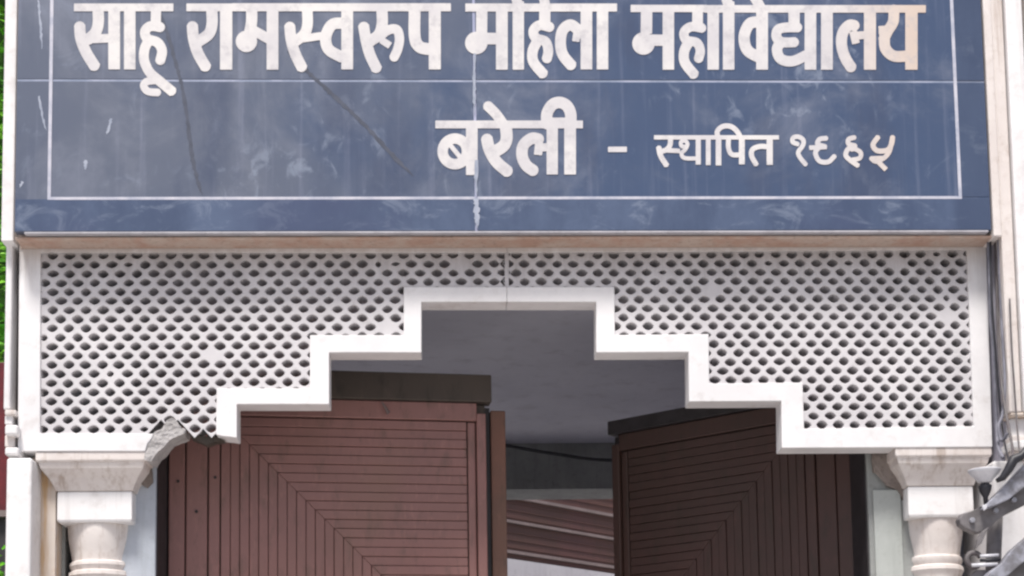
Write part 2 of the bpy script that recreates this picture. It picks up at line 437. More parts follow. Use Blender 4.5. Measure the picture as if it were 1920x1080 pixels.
# first word
w1 = Word(0, 0, 4)
w1.r(555, 1300, 26, 84).r(812, 900, 60, 520).r(930, 1016, 60, 520)
w1.s_(84, (735, 60), (737, 170), (715, 245), (655, 300)).s_(84, (597, 188), (606, 285), (645, 390), (716, 506)).s_(64, (680, 292), (840, 285))
w1.s_(76, (1170, 70), (1168, 185)).s_(74, (1212, 205), (1130, 196), (1088, 235), (1105, 290), (1180, 318), (1215, 380), (1200, 462))
w1.s_(74, (1115, 300), (1084, 370), (1082, 455), (1125, 545), (1200, 610), (1298, 692)).s_(56, (1165, 602), (1100, 612), (1078, 645), (1110, 685), (1192, 694))
word(w1.it)
# second word
w2 = Word(0, 0, 4); w2.r(1398, 1780, 26, 84).r(1650, 1742, 60, 522)
w2.s_(84, (1588, 60), (1590, 180), (1565, 255), (1490, 310)).s_(84, (1442, 186), (1452, 290), (1485, 400), (1548, 510))
w2.at(440).r(-20, 1622, 24, 84).r(240, 328, 60, 522)
w2.s_(84, (128, 60), (126, 170), (108, 260)).c(88, 310, 80).s_(74, (118, 215), (190, 255), (270, 300))
w2.s_(82, (412, 188), (424, 300), (455, 405), (508, 514)).s_(80, (544, 60), (546, 185), (520, 258), (455, 310)).s_(58, (500, 290), (660, 268))
w2.s_(84, (815, 172), (730, 185), (684, 275), (705, 370), (810, 432)).r(800, 888, 60, 520)
w2.s_(82, (966, 188), (985, 300), (1015, 410), (1068, 522)).s_(84, (1104, 60), (1106, 180), (1080, 260), (1010, 312))
w2.s_(70, (1080, 280), (1150, 226), (1215, 222), (1236, 290), (1222, 370), (1192, 436)).s_(52, (1100, 300), (1165, 342))
w2.s_(88, (1350, 60), (1350, 270), (1380, 345), (1440, 366), (1510, 366)).r(1456, 1546, 60, 520)
word(w2.it)
# third word
w3 = Word(860, 0, 4); w3.r(50, 1188, 26, 86).r(280, 368, 60, 522).r(405, 490, 10, 522).r(915, 1002, 60, 520).r(1036, 1122, 60, 520)
w3.s_(84, (174, 60), (172, 250)).c(132, 322, 84).s_(86, (150, 288), (320, 290))
w3.s_(74, (448, 40), (432, -30), (478, -100), (568, -100), (632, -30), (650, 46))
w3.s_(84, (646, 60), (646, 195)).s_(74, (692, 205), (610, 188), (562, 228), (578, 285), (650, 312), (672, 380), (660, 446))
w3.s_(78, (595, 300), (556, 380), (562, 465), (640, 562))
w3.s_(82, (896, 222), (836, 186), (778, 232), (764, 330), (784, 415), (850, 496)).s_(56, (890, 225), (878, 310)).s_(54, (870, 262), (950, 262))
word(w3.it)
# fourth word
w4 = Word(860, 0, 4); w4.r(1290, 1860, 36, 90).r(1530, 1616, 60, 522)
w4.s_(86, (1410, 60), (1408, 250)).c(1386, 326, 84).s_(84, (1400, 300), (1560, 302))
w4.s_(80, (1792, 60), (1792, 200)).s_(70, (1835, 212), (1745, 200), (1692, 240), (1706, 300), (1785, 320), (1812, 380), (1798, 446)).s_(76, (1728, 310), (1692, 385), (1698, 470), (1772, 566))
w4.at(1320).r(0, 1664, 38, 94).r(26, 112, 60, 522).r(142, 228, 10, 522).r(392, 480, 60, 522).r(755, 842, 60, 522).r(878, 966, 60, 522).r(1200, 1290, 60, 522).r(1510, 1602, 60, 522)
w4.s_(76, (184, 40), (168, -30), (212, -100), (306, -100), (372, -30), (424, 56))
w4.s_(84, (425, 166), (345, 176), (302, 270), (325, 375), (425, 436))
w4.s_(84, (676, 60), (676, 190)).s_(74, (712, 205), (625, 205), (556, 222), (545, 280), (590, 316), (690, 316)).s_(78, (585, 310), (548, 365), (575, 440), (665, 458), (780, 408))
w4.s_(82, (1132, 192), (1088, 190), (1042, 245), (1032, 335), (1058, 430), (1108, 512)).s_(58, (1118, 235), (1140, 325)).s_(58, (1120, 268), (1215, 262))
w4.s_(80, (1424, 60), (1420, 160), (1380, 230), (1345, 300)).s_(72, (1312, 232), (1400, 225)).s_(82, (1352, 280), (1362, 365), (1425, 420), (1530, 420))
word(w4.it)
# town
w5 = Word(780, 160, 4); w5.r(145, 1252, 264, 322).r(375, 462, 290, 672).r(980, 1064, 290, 668).r(1112, 1200, 290, 668)
w5.s_(78, *[(292+92*math.cos(a), 495+96*math.sin(a)) for a in np.linspace(0, 2*math.pi, 13)], rnd=True).s_(34, (250, 440), (345, 555))
w5.s_(88, (530, 394), (552, 485), (605, 575), (694, 652)).s_(90, (672, 300), (680, 395), (655, 455), (585, 500))
w5.s_(76, (532, 148), (600, 215), (655, 292))
w5.s_(86, (925, 405), (868, 398), (806, 450), (796, 530), (828, 600), (884, 642)).s_(62, (925, 430), (915, 520)).s_(60, (900, 470), (1000, 462))
w5.s_(86, (984, 300), (982, 215), (1020, 148), (1075, 128), (1130, 152), (1160, 215), (1158, 310)).s_(40, (1000, 262), (1150, 262))
word(w5.it)
sdf_mesh(Word(780, 160, 4).r(1440, 1582, 460, 500).it, YL, YS+.0005, 'lettering', LET, board)
# founding note
w6 = Word(1200, 160, 4); w6.r(105, 1042, 374, 406).r(418, 456, 390, 594).r(494, 530, 390, 598).r(568, 610, 380, 600).r(742, 786, 390, 592).r(950, 996, 390, 596)
w6.s_(40, (140, 462), (156, 530), (202, 604)).s_(38, (228, 390), (226, 445), (196, 484), (145, 498)).s_(34, (190, 486), (300, 492))
w6.s_(30, (345, 462), (312, 455), (308, 425), (335, 414), (356, 440), (340, 480), (312, 510), (335, 545), (440, 548))
w6.s_(38, (588, 400), (580, 345), (622, 308), (680, 308), (728, 345), (764, 410))
w6.s_(36, (664, 390), (664, 470), (690, 518), (760, 520))
w6.s_(38, (970, 462), (900, 458), (845, 480), (838, 530), (874, 598))
sdf_mesh(w6.it, YL, YS+.0005, 'lettering', LET, board, .5)
w7 = Word(1200, 160, 4)
w7.s_(34, (1180, 440), (1146, 425), (1150, 392), (1190, 386), (1224, 410), (1222, 450), (1188, 500), (1200, 540), (1240, 590), rnd=True)
w7.s_(36, (1402, 396), (1348, 404), (1334, 440), (1395, 462)).s_(34, (1270, 468), (1400, 462)).s_(36, (1345, 462), (1316, 505), (1345, 566), (1410, 574), (1456, 534), rnd=True)
w7.s_(36, (1612, 390), (1566, 404), (1566, 440), (1612, 455), (1560, 478), (1544, 525), (1578, 562), (1638, 604)).s_(34, (1590, 560), (1648, 545), (1655, 505), (1615, 478), (1585, 480))
w7.at(1560).s_(38, (348, 384), (308, 445), (340, 490), (415, 485), (446, 440), (455, 384)).s_(36, (452, 400), (432, 490), (395, 540), (330, 570), (292, 545)).s_(34, (300, 548), (395, 545)).s_(36, (340, 566), (406, 632))
sdf_mesh(w7.it, YL, YS+.0005, 'lettering', LET, board, .5)

# ------------------------------------------------------------------ lintel between board and screen
lint = thing('stone_lintel', 'brown stained stone lintel in the gap between name board and white screen', 'lintel', (0.2, 0, AZ(945, 458, 0)))
zl = AZ(945, 459, 0)
bm = bmesh.new(); box(bm, AX(44, 450, 0), AX(1846, 450, 0), -.088, YSB, bzb-.019, bzb-.0095); obj('beam', bm, M['stained'], lint, .003)
bm = bmesh.new(); box(bm, AX(40, 450, 0), AX(1850, 450, 0), -.012, YSB, zl+.002, bzb-.0195); obj('mortar_bed', bm, M['stained_pale'], lint)

# ------------------------------------------------------------------ stepped white screen (pierced stone)
def runoff_stone(name, a, b, dirt, zt_):
    g = NG(name); n1 = g.noise(3, 8, .65); n2 = g.noise(16, 6, .65)
    col = g.mix(g.ramp(n1, .35, .65), a, b)
    z = g.n('ShaderNodeNewGeometry'); sp = g.n('ShaderNodeSeparateXYZ'); g.l(z.outputs['Position'], sp.inputs[0])
    drip = g.noise(7, 6, .65, g.coord((4, 4, .5)))
    hgt = g.math('ADD', sp.outputs[2], g.math('MULTIPLY', g.math('SUBTRACT', drip, .5), .28))
    col = g.mix(g.math('MULTIPLY', g.ramp(hgt, zt_-.16, zt_+.01), .8), col, dirt)
    col = g.mix(g.math('MULTIPLY', g.ramp(n2, .54, .74), .4), col, dirt)
    return g.done(col, .65, n2, .0012, .6)
M['screen_stone'] = runoff_stone('pierced_stone', (.63, .61, .62), (.54, .52, .535), (.33, .305, .30), zl)
M['frame_stone'] = runoff_stone('frame_stone', (.80, .785, .785), (.70, .685, .69), (.46, .415, .39), zl)
scr = thing('pierced_screen', 'white stepped lattice screen of pierced stone spanning the gateway', 'screen', (0.2, 0, AZ(945, 845, 0)))
YT = .078
def W(pts, Y=-.008): return [at(x, y, Y) for x, y in pts]
jag = [(272, 846), (276, 832), (284, 822), (288, 813)]
outer_l = [(950.2, 459), (36, 459), (33, 846)] + jag + [(75, 812), (76, 473), (950.2, 473)]
step_l = [(950.2, 538), (757, 538), (757, 628), (581, 628), (581, 728), (406, 728), (405, 815), (418, 818), (431, 819), (444, 821), (444, 758), (617, 758), (617, 661), (790, 661), (790, 566), (950.2, 566)]
right = [(950.7, 458), (1849, 453), (1861, 838), (1466, 840), (1465, 752), (1292, 753), (1291, 660), (1118, 661), (1118, 566), (950.7, 566), (950.7, 538), (1152, 538), (1153, 628), (1329, 626), (1330, 719), (1505, 717), (1508, 804), (1826, 799), (1813, 468), (950.7, 473)]
for pts in (outer_l, step_l, right):
    bm = bmesh.new(); prism(bm, W(pts), -.008, YT)
    obj('frame', bm, M['frame_stone'], scr, .0022)
def inside(p, poly):
    r = False; n = len(poly)
    for i in range(n):
        (x0, y0), (x1, y1) = poly[i], poly[(i+1) % n]
        if (y0 > p[1]) != (y1 > p[1]) and p[0] < (x1-x0)*(p[1]-y0)/(y1-y0)+x0: r = not r
    return r
reg_l = [(60, 456), (949, 456), (949, 546), (775, 546), (775, 640), (598, 640), (598, 741), (424, 741), (424, 813), (372, 814), (352, 808), (322, 790), (296, 808), (282, 826), (60, 826)]
reg_r = [(951, 456), (1826, 450), (1840, 816), (1492, 820), (1490, 733), (1314, 735), (1312, 642), (1136, 645), (1136, 546), (951, 546)]
def lattice(reg, ax, ay, pxx, pzz, filled, seed):
    rnd = random.Random(seed)
    X0, Z0 = at(ax, ay, 0); reg = [at(x, y, 0) for x, y in reg]
    bm = bmesh.new(); a, b = pxx/2, pzz; Yb2 = .068; N = 16; cache = {}
    def V(x, y, z):
        k = (round(x, 5), round(y, 5), round(z, 5))
        if k not in cache: cache[k] = bm.verts.new((x, y, z))
        return cache[k]
    def cell(cx, cz, solid):
        rim = []
        for k in range(N):
            q = k/N*4; s = int(q); t = q-s
            c0 = ((a, 0), (0, b), (-a, 0), (0, -b))[s]; c1 = ((a, 0), (0, b), (-a, 0), (0, -b))[(s+1) % 4]
            rim.append((cx+c0[0]*(1-t)+c1[0]*t, cz+c0[1]*(1-t)+c1[1]*t))
        of = [V(x, 0, z) for x, z in rim]
        if solid:
            bm.faces.new(of[::-1]); return
        hw, hh = a*.70*rnd.uniform(.9, 1.06), b*.46*rnd.uniform(.9, 1.07)
        if rnd.random() < .03: hw *= rnd.uniform(.55, .8); hh *= rnd.uniform(.55, .85)
        dx, dz = rnd.uniform(-.0014, .0014), rnd.uniform(-.001, .001); sk = rnd.uniform(-.06, .06)
        hole = []
        for k in range(N):
            th = 2*math.pi*k/N; c, s = math.cos(th), math.sin(th)
            rr = (abs(c)**1.55 + abs(s)**1.55)**(-1/1.55)
            hole.append((cx+dx+hw*c*rr*(1+.07*noise.noise((cx*90+c*2, cz*90+s*2, seed))), cz+dz+hh*s*rr+sk*hw*c*rr))
        hf = [V(x, -.0005+.0012, z) for x, z in hole]; hb = [V(cx+(x-cx)*.97, Yb2, cz+(z-cz)*.97) for x, z in hole]
        mid = [V(.8*hx+.2*rx, 0, .8*hz+.2*rz) for (hx, hz), (rx, rz) in zip(hole, rim)]
        ob = [V(x, Yb2, z) for x, z in rim]
        for k in range(N):
            m = (k+1) % N
            bm.faces.new((of[k], of[m], mid[m], mid[k])); bm.faces.new((mid[k], mid[m], hf[m], hf[k]))
            bm.faces.new((hf[k], hf[m], hb[m], hb[k])); bm.faces.new((hb[k], hb[m], ob[m], ob[k]))
    for j in range(-1, 22):
        for i in range(-2, 62):
            cx, cz = X0+(i+(.5 if j % 2 else 0))*pxx, Z0-j*pzz
            if inside((cx, cz), reg):
                try: cell(cx, cz, j < 0 or (i, j) in filled)
                except ValueError: pass
    # underside and ends are closed by the frame bands
    o = obj('lattice', bm, M['screen_stone'], scr)
    return o
pl = (AX(1118/3, 800, 0)-AX(260/3, 800, 0))/9
zrow = (AZ(99.5, 480, 0)-AZ(99.5, 806, 0))/19
lattice(reg_l, 99.5, 479.5, pl, zrow, {(24, 1), (20, 8), (9, 11)}, 3)
X1 = AX(1637, 473, 0); Xc = AX(969, 479, 0)
nr = round((X1-Xc)/pl)
lattice(reg_r, 969-32, 478, (X1-Xc)/nr, zrow, {(24, 1), (27, 7), (13, 4)}, 5)
bm = bmesh.new()
for a, b in ((946.5, 950.5), (950.5, 954)): prism(bm, W([(a, 470), (b, 470), (b, 539), (a, 539)], -.0012), -.0012, .034)
obj('seam', bm, M['screen_stone'], scr, .0005, 1)
# exposed broken mortar at the left spring of the screen
bm = bmesh.new()
br = [(271, 862), (272, 846), (278, 826), (290, 811), (304, 803), (315, 787), (324, 783), (332, 790), (340, 802), (348, 806), (345, 814), (330, 820), (318, 826), (306, 840), (293, 852), (284, 866)]
prism(bm, W(br, .0), -.0045, .09)
bmesh.ops.triangulate(bm, faces=bm.faces)
for _ in range(2): bmesh.ops.subdivide_edges(bm, edges=bm.edges, cuts=3, use_grid_fill=True)
for v in bm.verts:
    c = v.co.copy()
    for fq, am in ((35, .003), (95, .0016), (240, .001)):
        v.co += Vector((noise.noise(c*fq), 1.5*noise.noise(c*fq+Vector((5, 0, 0))), noise.noise(c*fq+Vector((0, 9, 0)))))*am
obj('broken_edge', bm, M['cement'], scr)
bm = bmesh.new()
for q in ([(352, 808), (372, 813), (405, 815), (418, 822), (400, 824), (385, 830), (372, 824), (356, 818)],):
    prism(bm, W(q, 0), .03, .07)
obj('broken_edge', bm, M['bare_wood'], scr)

# ------------------------------------------------------------------ columns under the screen
def column(label, pcx, hwp, py_off, side):
    Y0 = -.004
    cx = AX(pcx, 900, Y0); s = 1/ (F/(DIST))          # metres per photo pixel at the gate
    Z = lambda py: AZ(pcx, py+py_off, Y0)
    hw = hwp*s; cyc = Y0+hw          # its back half is let into the jamb
    col = thing('carved_column', label, 'column', (cx, cyc, 0), 'columns under the pierced screen')
    def frus(bm, prof):
        rings = [[bm.verts.new((cx+sx*r, cyc+sy*r, z)) for sx, sy in ((-1, -1), (1, -1), (1, 1), (-1, 1))] for r, z in prof]
        for a, b in zip(rings, rings[1:]):
            for k in range(4): bm.faces.new((a[k], a[(k+1) % 4], b[(k+1) % 4], b[k]))
        bm.faces.new(rings[0]); bm.faces.new(rings[-1][::-1])
    k = hwp/104
    bm = bmesh.new(); frus(bm, [(104*s*k, Z(846.5)), (104*s*k, Z(863)), (100*s*k, Z(866)), (97*s*k, Z(876)), (84*s*k, Z(892)), (76*s*k, Z(906)), (73*s*k, Z(914))])
    obj('capital', bm, M['cream'], col, .003)
    bm = bmesh.new(); frus(bm, [(70*s*k, Z(914.3)), (71*s*k, Z(918)), (71*s*k, Z(968)), (69*s*k, Z(973))]); obj('neck_block', bm, M['marble'], col, .004)
    bm = bmesh.new()
    lathe(bm, cx, cyc, [(66*s*k, Z(973.3)), (66*s*k, Z(980)), (64*s*k, Z(1000)), (60*s*k, Z(1020)), (57*s*k, Z(1036)), (57*s*k, Z(1041)), (61*s*k, Z(1044)), (62*s*k, Z(1050)), (59*s*k, Z(1056)), (58*s*k, Z(1059)),
                        (63*s*k, Z(1062)), (64*s*k, Z(1069)), (60*s*k, Z(1075)), (57*s*k, Z(1082)), (60*s*k, Z(1120)), (64*s*k, Z(1200)), (66*s*k, Z(1400)), (66*s*k, .32)], 32)
    o = obj('shaft', bm, M['cream'], col, smooth=False)
    for p in o.data.polygons: p.use_smooth = len(p.vertices) == 4
    e = o.modifiers.new('split', 'EDGE_SPLIT'); e.split_angle = math.radians(35)
    bm = bmesh.new(); frus(bm, [(72*s*k, .319), (72*s*k, .28), (90*s*k, .24), (90*s*k, 0)]); obj('base', bm, M['cream'], col, .004)
    return col
column('cream carved column with square neck under the broken end of the screen', 170, 104, 0, 1)
column('cream carved column with square neck beside the steel bracket', 1772, 94, -9, -1)

# ------------------------------------------------------------------ jambs, frames and gate leaves
zj_top = zc-.01
M['lavender'] = stone('lavender_grey_plaster', (.40, .39, .45), (.33, .32, .38), (.22, .21, .25), 6, True, .8, .5)
j1 = thing('gate_jamb', 'pale blue plastered jamb between the broken screen corner column and faded gate leaf', 'jamb', (AX(265, 1000, .11), .11, 0), 'jambs of the gateway')
bm = bmesh.new(); box(bm, AX(205, 950, .11), AX(292, 950, .11), .11, .34, 0, zj_top); obj('wall', bm, M['pale_wall'], j1, .004)
j2 = thing('gate_jamb', 'grey plastered jamb between the dark gate leaf and the bracket side column', 'jamb', (AX(1660, 1000, .11), .11, 0), 'jambs of the gateway')
bm = bmesh.new(); box(bm, AX(1628, 950, .11), AX(1745, 950, .11), .11, .34, 0, zj_top); obj('wall', bm, M['grey_wall'], j2, .004)
bm = bmesh.new(); box(bm, AX(1640, 1000, .1), AX(1692, 1000, .1), .1, .1095, 0, AZ(1660, 918, .1)); obj('plaster_patch', bm, M['green_grey'], j2, .003)

def chip(px, parent):
    bm = bmesh.new(); prism(bm, [at(x, y, .1) for x, y in px], .096, .1085)
    bmesh.ops.triangulate(bm, faces=bm.faces); bmesh.ops.subdivide_edges(bm, edges=bm.edges, cuts=3, use_grid_fill=True)
    for v in bm.verts: v.co += Vector((noise.noise(v.co*30), noise.noise(v.co*30+Vector((7, 0, 0))), noise.noise(v.co*26+Vector((0, 3, 0)))))*.005
    obj('chipped_plaster', bm, M['chip'], parent)
M['chip'] = stone('chipped_brown_plaster', (.27, .23, .21), (.19, .155, .135), (.10, .08, .07), 14, False, .9, .5, .005)
chip([(238, 872), (262, 866), (284, 872), (287, 903), (277, 915), (262, 905), (248, 925), (238, 930)], j1)
chip([(1633, 846), (1668, 848), (1700, 850), (1712, 925), (1696, 938), (1682, 918), (1664, 912), (1650, 890), (1638, 886)], j2)
fr = thing('timber_doorway', 'dark timber doorway posts at both sides of the gate leaves', 'doorway', (0.2, .3, 0))
bm = bmesh.new(); box(bm, AX(292.5, 950, .125), AX(295, 950, .125), .125, .335, 0, AZ(300, 700, .3)); obj('post', bm, M['dark_frame'], fr, .003)
bm = bmesh.new(); box(bm, AX(1623, 950, .125), AX(1627.5, 950, .125), .125, .335, 0, AZ(1612, 700, .3)); obj('post', bm, M['dark_frame'], fr, .003)

def leaf(label, hx, hy, ang, side, Wd, ztop, mat, capmat, ch=.095, co_=.02):
    """a plank gate leaf; u runs from the hinge to the free edge, v towards the street"""
    t = thing('gate_leaf', label, 'gate leaf', (hx, hy, 0), 'leaves of the double gate')
    ca, sa = math.cos(ang), math.sin(ang)
    def P(u, v, z): return (hx + side*(u*ca) + side*v*sa, hy + u*sa - v*ca, z)
    def B(bm, u0, u1, v0, v1, z0, z1):
        vs = [bm.verts.new(P(u, v, z)) for u in (u0, u1) for v in (v0, v1) for z in (z0, z1)]
        for f in ((0, 1, 3, 2), (4, 6, 7, 5), (0, 4, 5, 1), (2, 3, 7, 6), (0, 2, 6, 4), (1, 5, 7, 3)): bm.faces.new([vs[i] for i in f])
    zb = .06
    bm = bmesh.new(); B(bm, 0, Wd, 0, .03, zb, ztop-ch-.005); obj('backing_panel', bm, capmat, t)
    bm = bmesh.new(); B(bm, .0, Wd+co_, .0, .062, ztop-ch, ztop); obj('cap_rail', bm, capmat, t, .004)
    bm = bmesh.new(); z1 = ztop-ch-.002
    B(bm, .0, Wd-.03, .0305, .052, z1-.062, z1); obj('top_rail', bm, mat, t, .004)
    z2 = z1-.066
    bm = bmesh.new()
    B(bm, .0, .052, .0305, .048, zb, z2); B(bm, .056, .125, .0305, .046, zb, z2); B(bm, .129, .165, .0305, .048, zb, z2)
    obj('hinge_stile', bm, mat, t, .004)
    bm = bmesh.new(); B(bm, Wd-.032, Wd, .0305, .056, zb, z2+.03); B(bm, Wd-.062, Wd-.035, .0305, .044, zb, z2); obj('lock_stile', bm, mat, t, .004)
    # nested mitred planks with raised beads
    pit = .062; u0 = .169; uE = Wd-.066; bm = bmesh.new(); k = 0
    while True:
        ua, zt2 = u0+k*pit, z2-k*pit
        if ua+pit > uE: break
        for (o0, o1, h) in ((0.0, .0295, .0465), (.031, .0605, .0435)):
            a0, a1, b0, b1 = ua+o0, ua+o1, zt2-o0, zt2-o1
            jit = random.uniform(-.0012, .0012)
            # L-shape: mitred at the corner
            def quadstrip(c):
                fr_ = [bm.verts.new(P(u, h+jit, z)) for u, z in c]; bk = [bm.verts.new(P(u, .0302, z)) for u, z in c]
                bm.faces.new(fr_); 
                for i in range(4): bm.faces.new((fr_[i], bk[i], bk[(i+1) % 4], fr_[(i+1) % 4]))
            quadstrip([(a0, zb), (a1, zb), (a1, b1), (a0, b0)])
            quadstrip([(a0+.0006, b0), (a1+.0006, b1), (uE, b1), (uE, b0)])
        k += 1
    obj('plank_panel', bm, mat, t, .0022, 2)
    return t, P
hxl, hxr, HY = AX(318, 900, .34), AX(1606, 900, .34), .34
tl, PL = leaf('faded maroon plank gate leaf standing slightly ajar beside the broken screen corner', hxl, HY, math.radians(7), 1, 1.055, EYE+1.445, M['maroon'], M['bare_wood'])
tr, PR = leaf('maroon plank gate leaf with shade put into its colour, swung deep into the passage', hxr, HY, math.radians(39), -1, .945, EYE+1.40, M['maroon_shaded'], M['dark_frame'], .052, .012)
# meeting batten and gap strip on the leaf that stands ajar
def boxP(P, u0, u1, v0, v1, z0, z1):
    bm = bmesh.new(); vs = [bm.verts.new(P(u, v, z)) for u in (u0, u1) for v in (v0, v1) for z in (z0, z1)]
    for f in ((0, 1, 3, 2), (4, 6, 7, 5), (0, 4, 5, 1), (2, 3, 7, 6), (0, 2, 6, 4), (1, 5, 7, 3)): bm.faces.new([vs[i] for i in f])
    return bm
o = obj('meeting_batten', boxP(PL, 1.078, 1.13, -.035, .008, .06, EYE+1.335), M['rust'], tl, .004); o['label'] = 'rusty orange brown meeting batten'
obj('batten_support', boxP(PL, .98, 1.076, -.035, -.002, .06, EYE+1.345), M['dark_frame'], tl)
for (u, z) in ((.03, 1.06), (.03, 1.19), (.15, 1.075), (.09, .96)):
    bm = bmesh.new(); c = Vector(PL(u, .047, EYE+z)); tube(bm, [c, Vector(PL(u, .052, EYE+z))], .005, 8); obj('nail_head', bm, M['dark_frame'], tl)
bm = bmesh.new(); tube(bm, [PL(.70, .064, EYE+1.34), PL(.712, .066, EYE+1.322), PL(.722, .068, EYE+1.30), PL(.728, .064, EYE+1.308)], [.002, .004, .006, .002], 8)
tag(obj('hook', bm, M['band'], tl), 'small pale hook')
bm = bmesh.new(); tube(bm, [PR(.945, .0, EYE+1.32), PR(.957, .012, EYE+1.31), PR(.96, .012, EYE+1.26), PR(.945, 0, EYE+1.25)], .009, 8); obj('latch', bm, M['black'], tr)

# ------------------------------------------------------------------ piers at both sides
pw = thing('stone_pier', 'white marble pier with moulded notches at the outer edge beside the green hedge', 'pier', (AX(22, 900, 0), 0, 0), 'piers flanking the gateway')
def pb(name, mat, parent, a, bevel=.003, **k):
    bm = bmesh.new(); pbox(bm, *a, **k); return obj(name, bm, mat, parent, bevel)
pb('upper_shaft', M['marble'], pw, (8.5, 31, -330, 452, -.06, .3))
pb('shaft', M['marble'], pw, (8.5, 21, 452, 768, -.02, .3), .006)
pb('moulding', M['cream'], pw, (8.5, 30, 768.5, 778, -.03, .3), .004)
pb('moulding', M['marble'], pw, (8.5, 23, 778.3, 796, -.02, .3), .004)
pb('moulding', M['marble'], pw, (8.5, 33, 796.3, 815, -.045, .3), .006)
pb('moulding', M['cream'], pw, (8.5, 26, 815.3, 838, -.02, .3), .004)
pb('moulding', M['marble'], pw, (8.5, 34, 838.3, 853, -.04, .3), .006)
pb('base_shaft', M['marble'], pw, (10, 58, 858, 1100, -.05, .3), .008, bot=0)
M['ochre'] = stone('ochre_stained_stone', (.56, .47, .40), (.62, .55, .49), (.50, .30, .13), 3.5, True, .8, .85)
bm = bmesh.new(); pbox(bm, 60, 104, 858, 1100, .06, .3, bot=0); obj('recess_wall', bm, M['ochre'], pw)
pb('rebate', M['grey_wall'], pw, (98, 122, 985, 1100, .14, .3), .002, bot=0)
pb('reveal', M['cream'], pw, (21.3, 36, 450, 858, .10, .3), .002)
bm = bmesh.new(); xp = AX(28.5, 600, .03)
tube(bm, [(xp, .05, AZ(28, 448, .03)), (xp, .05, AZ(28, 768, .03))], .0085, 12)
tube(bm, [(xp, .05, AZ(28, 500, .03)), (xp, .05, AZ(28, 512, .03))], .011, 12)
tag(obj('drain_pipe', bm, M['pipe'], None, smooth=True), 'thin dark drain pipe in the slot beside the white screen', 'pipe')

rp = thing('stone_pier', 'cream pink pier with vertical grooves behind the steel bracket and cables', 'pier', (AX(1950, 900, 0), 0, 0), 'piers flanking the gateway')
# its shafts follow the true vertical; the photo pixel columns are taken at mid height
def vb(name, mat, px0, px1, pyref, Yf, Yb, z0, z1, bevel=.004):
    bm = bmesh.new(); box(bm, AX(px0, pyref, Yf), AX(px1, pyref, Yf), Yf, Yb, z0, z1); obj(name, bm, mat, rp, bevel)
z440 = AZ(1870, 445, -.1); zmold = AZ(1905, 783, -.03)
zTop = bzt
vb('trim_strip', M['cream'], 1854.5, 1870, 250, -.11, .25, z440, zTop)
vb('trim_shaft', M['cream'], 1868.5, 1891, 250, -.10, -.03, zmold, zTop)
vb('groove', M['grey_wall'], 1891.3, 1896, 250, -.06, .25, zmold, zTop, 0)
vb('shaft', M['marble'], 1896.3, 1928, 250, -.115, .25, zmold, zTop)
vb('groove', M['grey_wall'], 1928.5, 1935, 250, -.07, .25, zmold, zTop, 0)
vb('shaft', M['cream'], 1935.5, 2700, 250, -.115, .25, zmold, zTop)
for (p0, p1, yf, m) in ((783.5, 790, -.10, 'ochre'), (790.3, 826, -.075, 'marble'), (826.3, 838, -.10, 'cream'), (838.3, 852, -.12, 'marble'), (852.3, 868, -.085, 'cream')):
    vb('moulding', M[m], 1897-(p0-783)*.03, 2715, 810, yf, .25, AZ(1905, p1, -.03), AZ(1905, p0, -.03))
vb('base_shaft', M['marble'], 1868, 2715, 1000, -.07, .25, 0, AZ(1905, 868.3, -.03), .008)
vb('recess_wall', M['lavender'], 1863, 1940, 650, -.029, .25, AZ(1870, 900, .0), z440+.1, 0)

# cables running down the recess
def cable(pts, r, mat, label, Y=-.05):
    bm = bmesh.new(); tube(bm, catmull([(AX(x, y, Y+dy), Y+dy, AZ(x, y, Y+dy)) for x, y, dy in pts], 8), r, 8)
    return tag(obj('cable', bm, mat, None, smooth=True), label, 'cable', 'cables in the slot beside the pier')
cable([(1853, 452, 0), (1855, 520, 0), (1857, 600, .01), (1864, 655, 0), (1866, 720, 0), (1869, 800, 0), (1872, 838, -.1), (1880, 858, -.3)], .0055, M['grey_cable'], 'grey cable nearest the screen, kinked halfway down the slot')
cable([(1866, 448, 0), (1869, 540, 0), (1872, 640, -.02), (1878, 720, -.06), (1888, 785, -.12), (1897, 830, -.2), (1900, 862, -.36)], .0045, M['pipe'], 'thin dark cable slanting down past the pier moulding to the bracket')
cable([(1872, 450, -.02), (1876, 560, -.02), (1880, 640, -.03), (1884, 720, -.05), (1880, 775, -.08), (1872, 800, -.1), (1878, 826, -.12), (1890, 812, -.14)], .005, M['grey_cable'], 'grey cable ending in a small loop above the bracket')

cable([(1857, 449, -.01), (1860, 560, -.015), (1866, 650, -.02), (1873, 740, -.03), (1879, 800, -.05), (1886, 842, -.2), (1893, 866, -.34)], .0035, M['black'], 'thin black cable running straight down the middle of the slot')
cable([(1893, 560, -.06), (1897, 650, -.07), (1903, 740, -.08), (1907, 800, -.11), (1912, 850, -.25)], .003, M['pipe'], 'thin dark cable clipped to the grooved pier beside the slot')
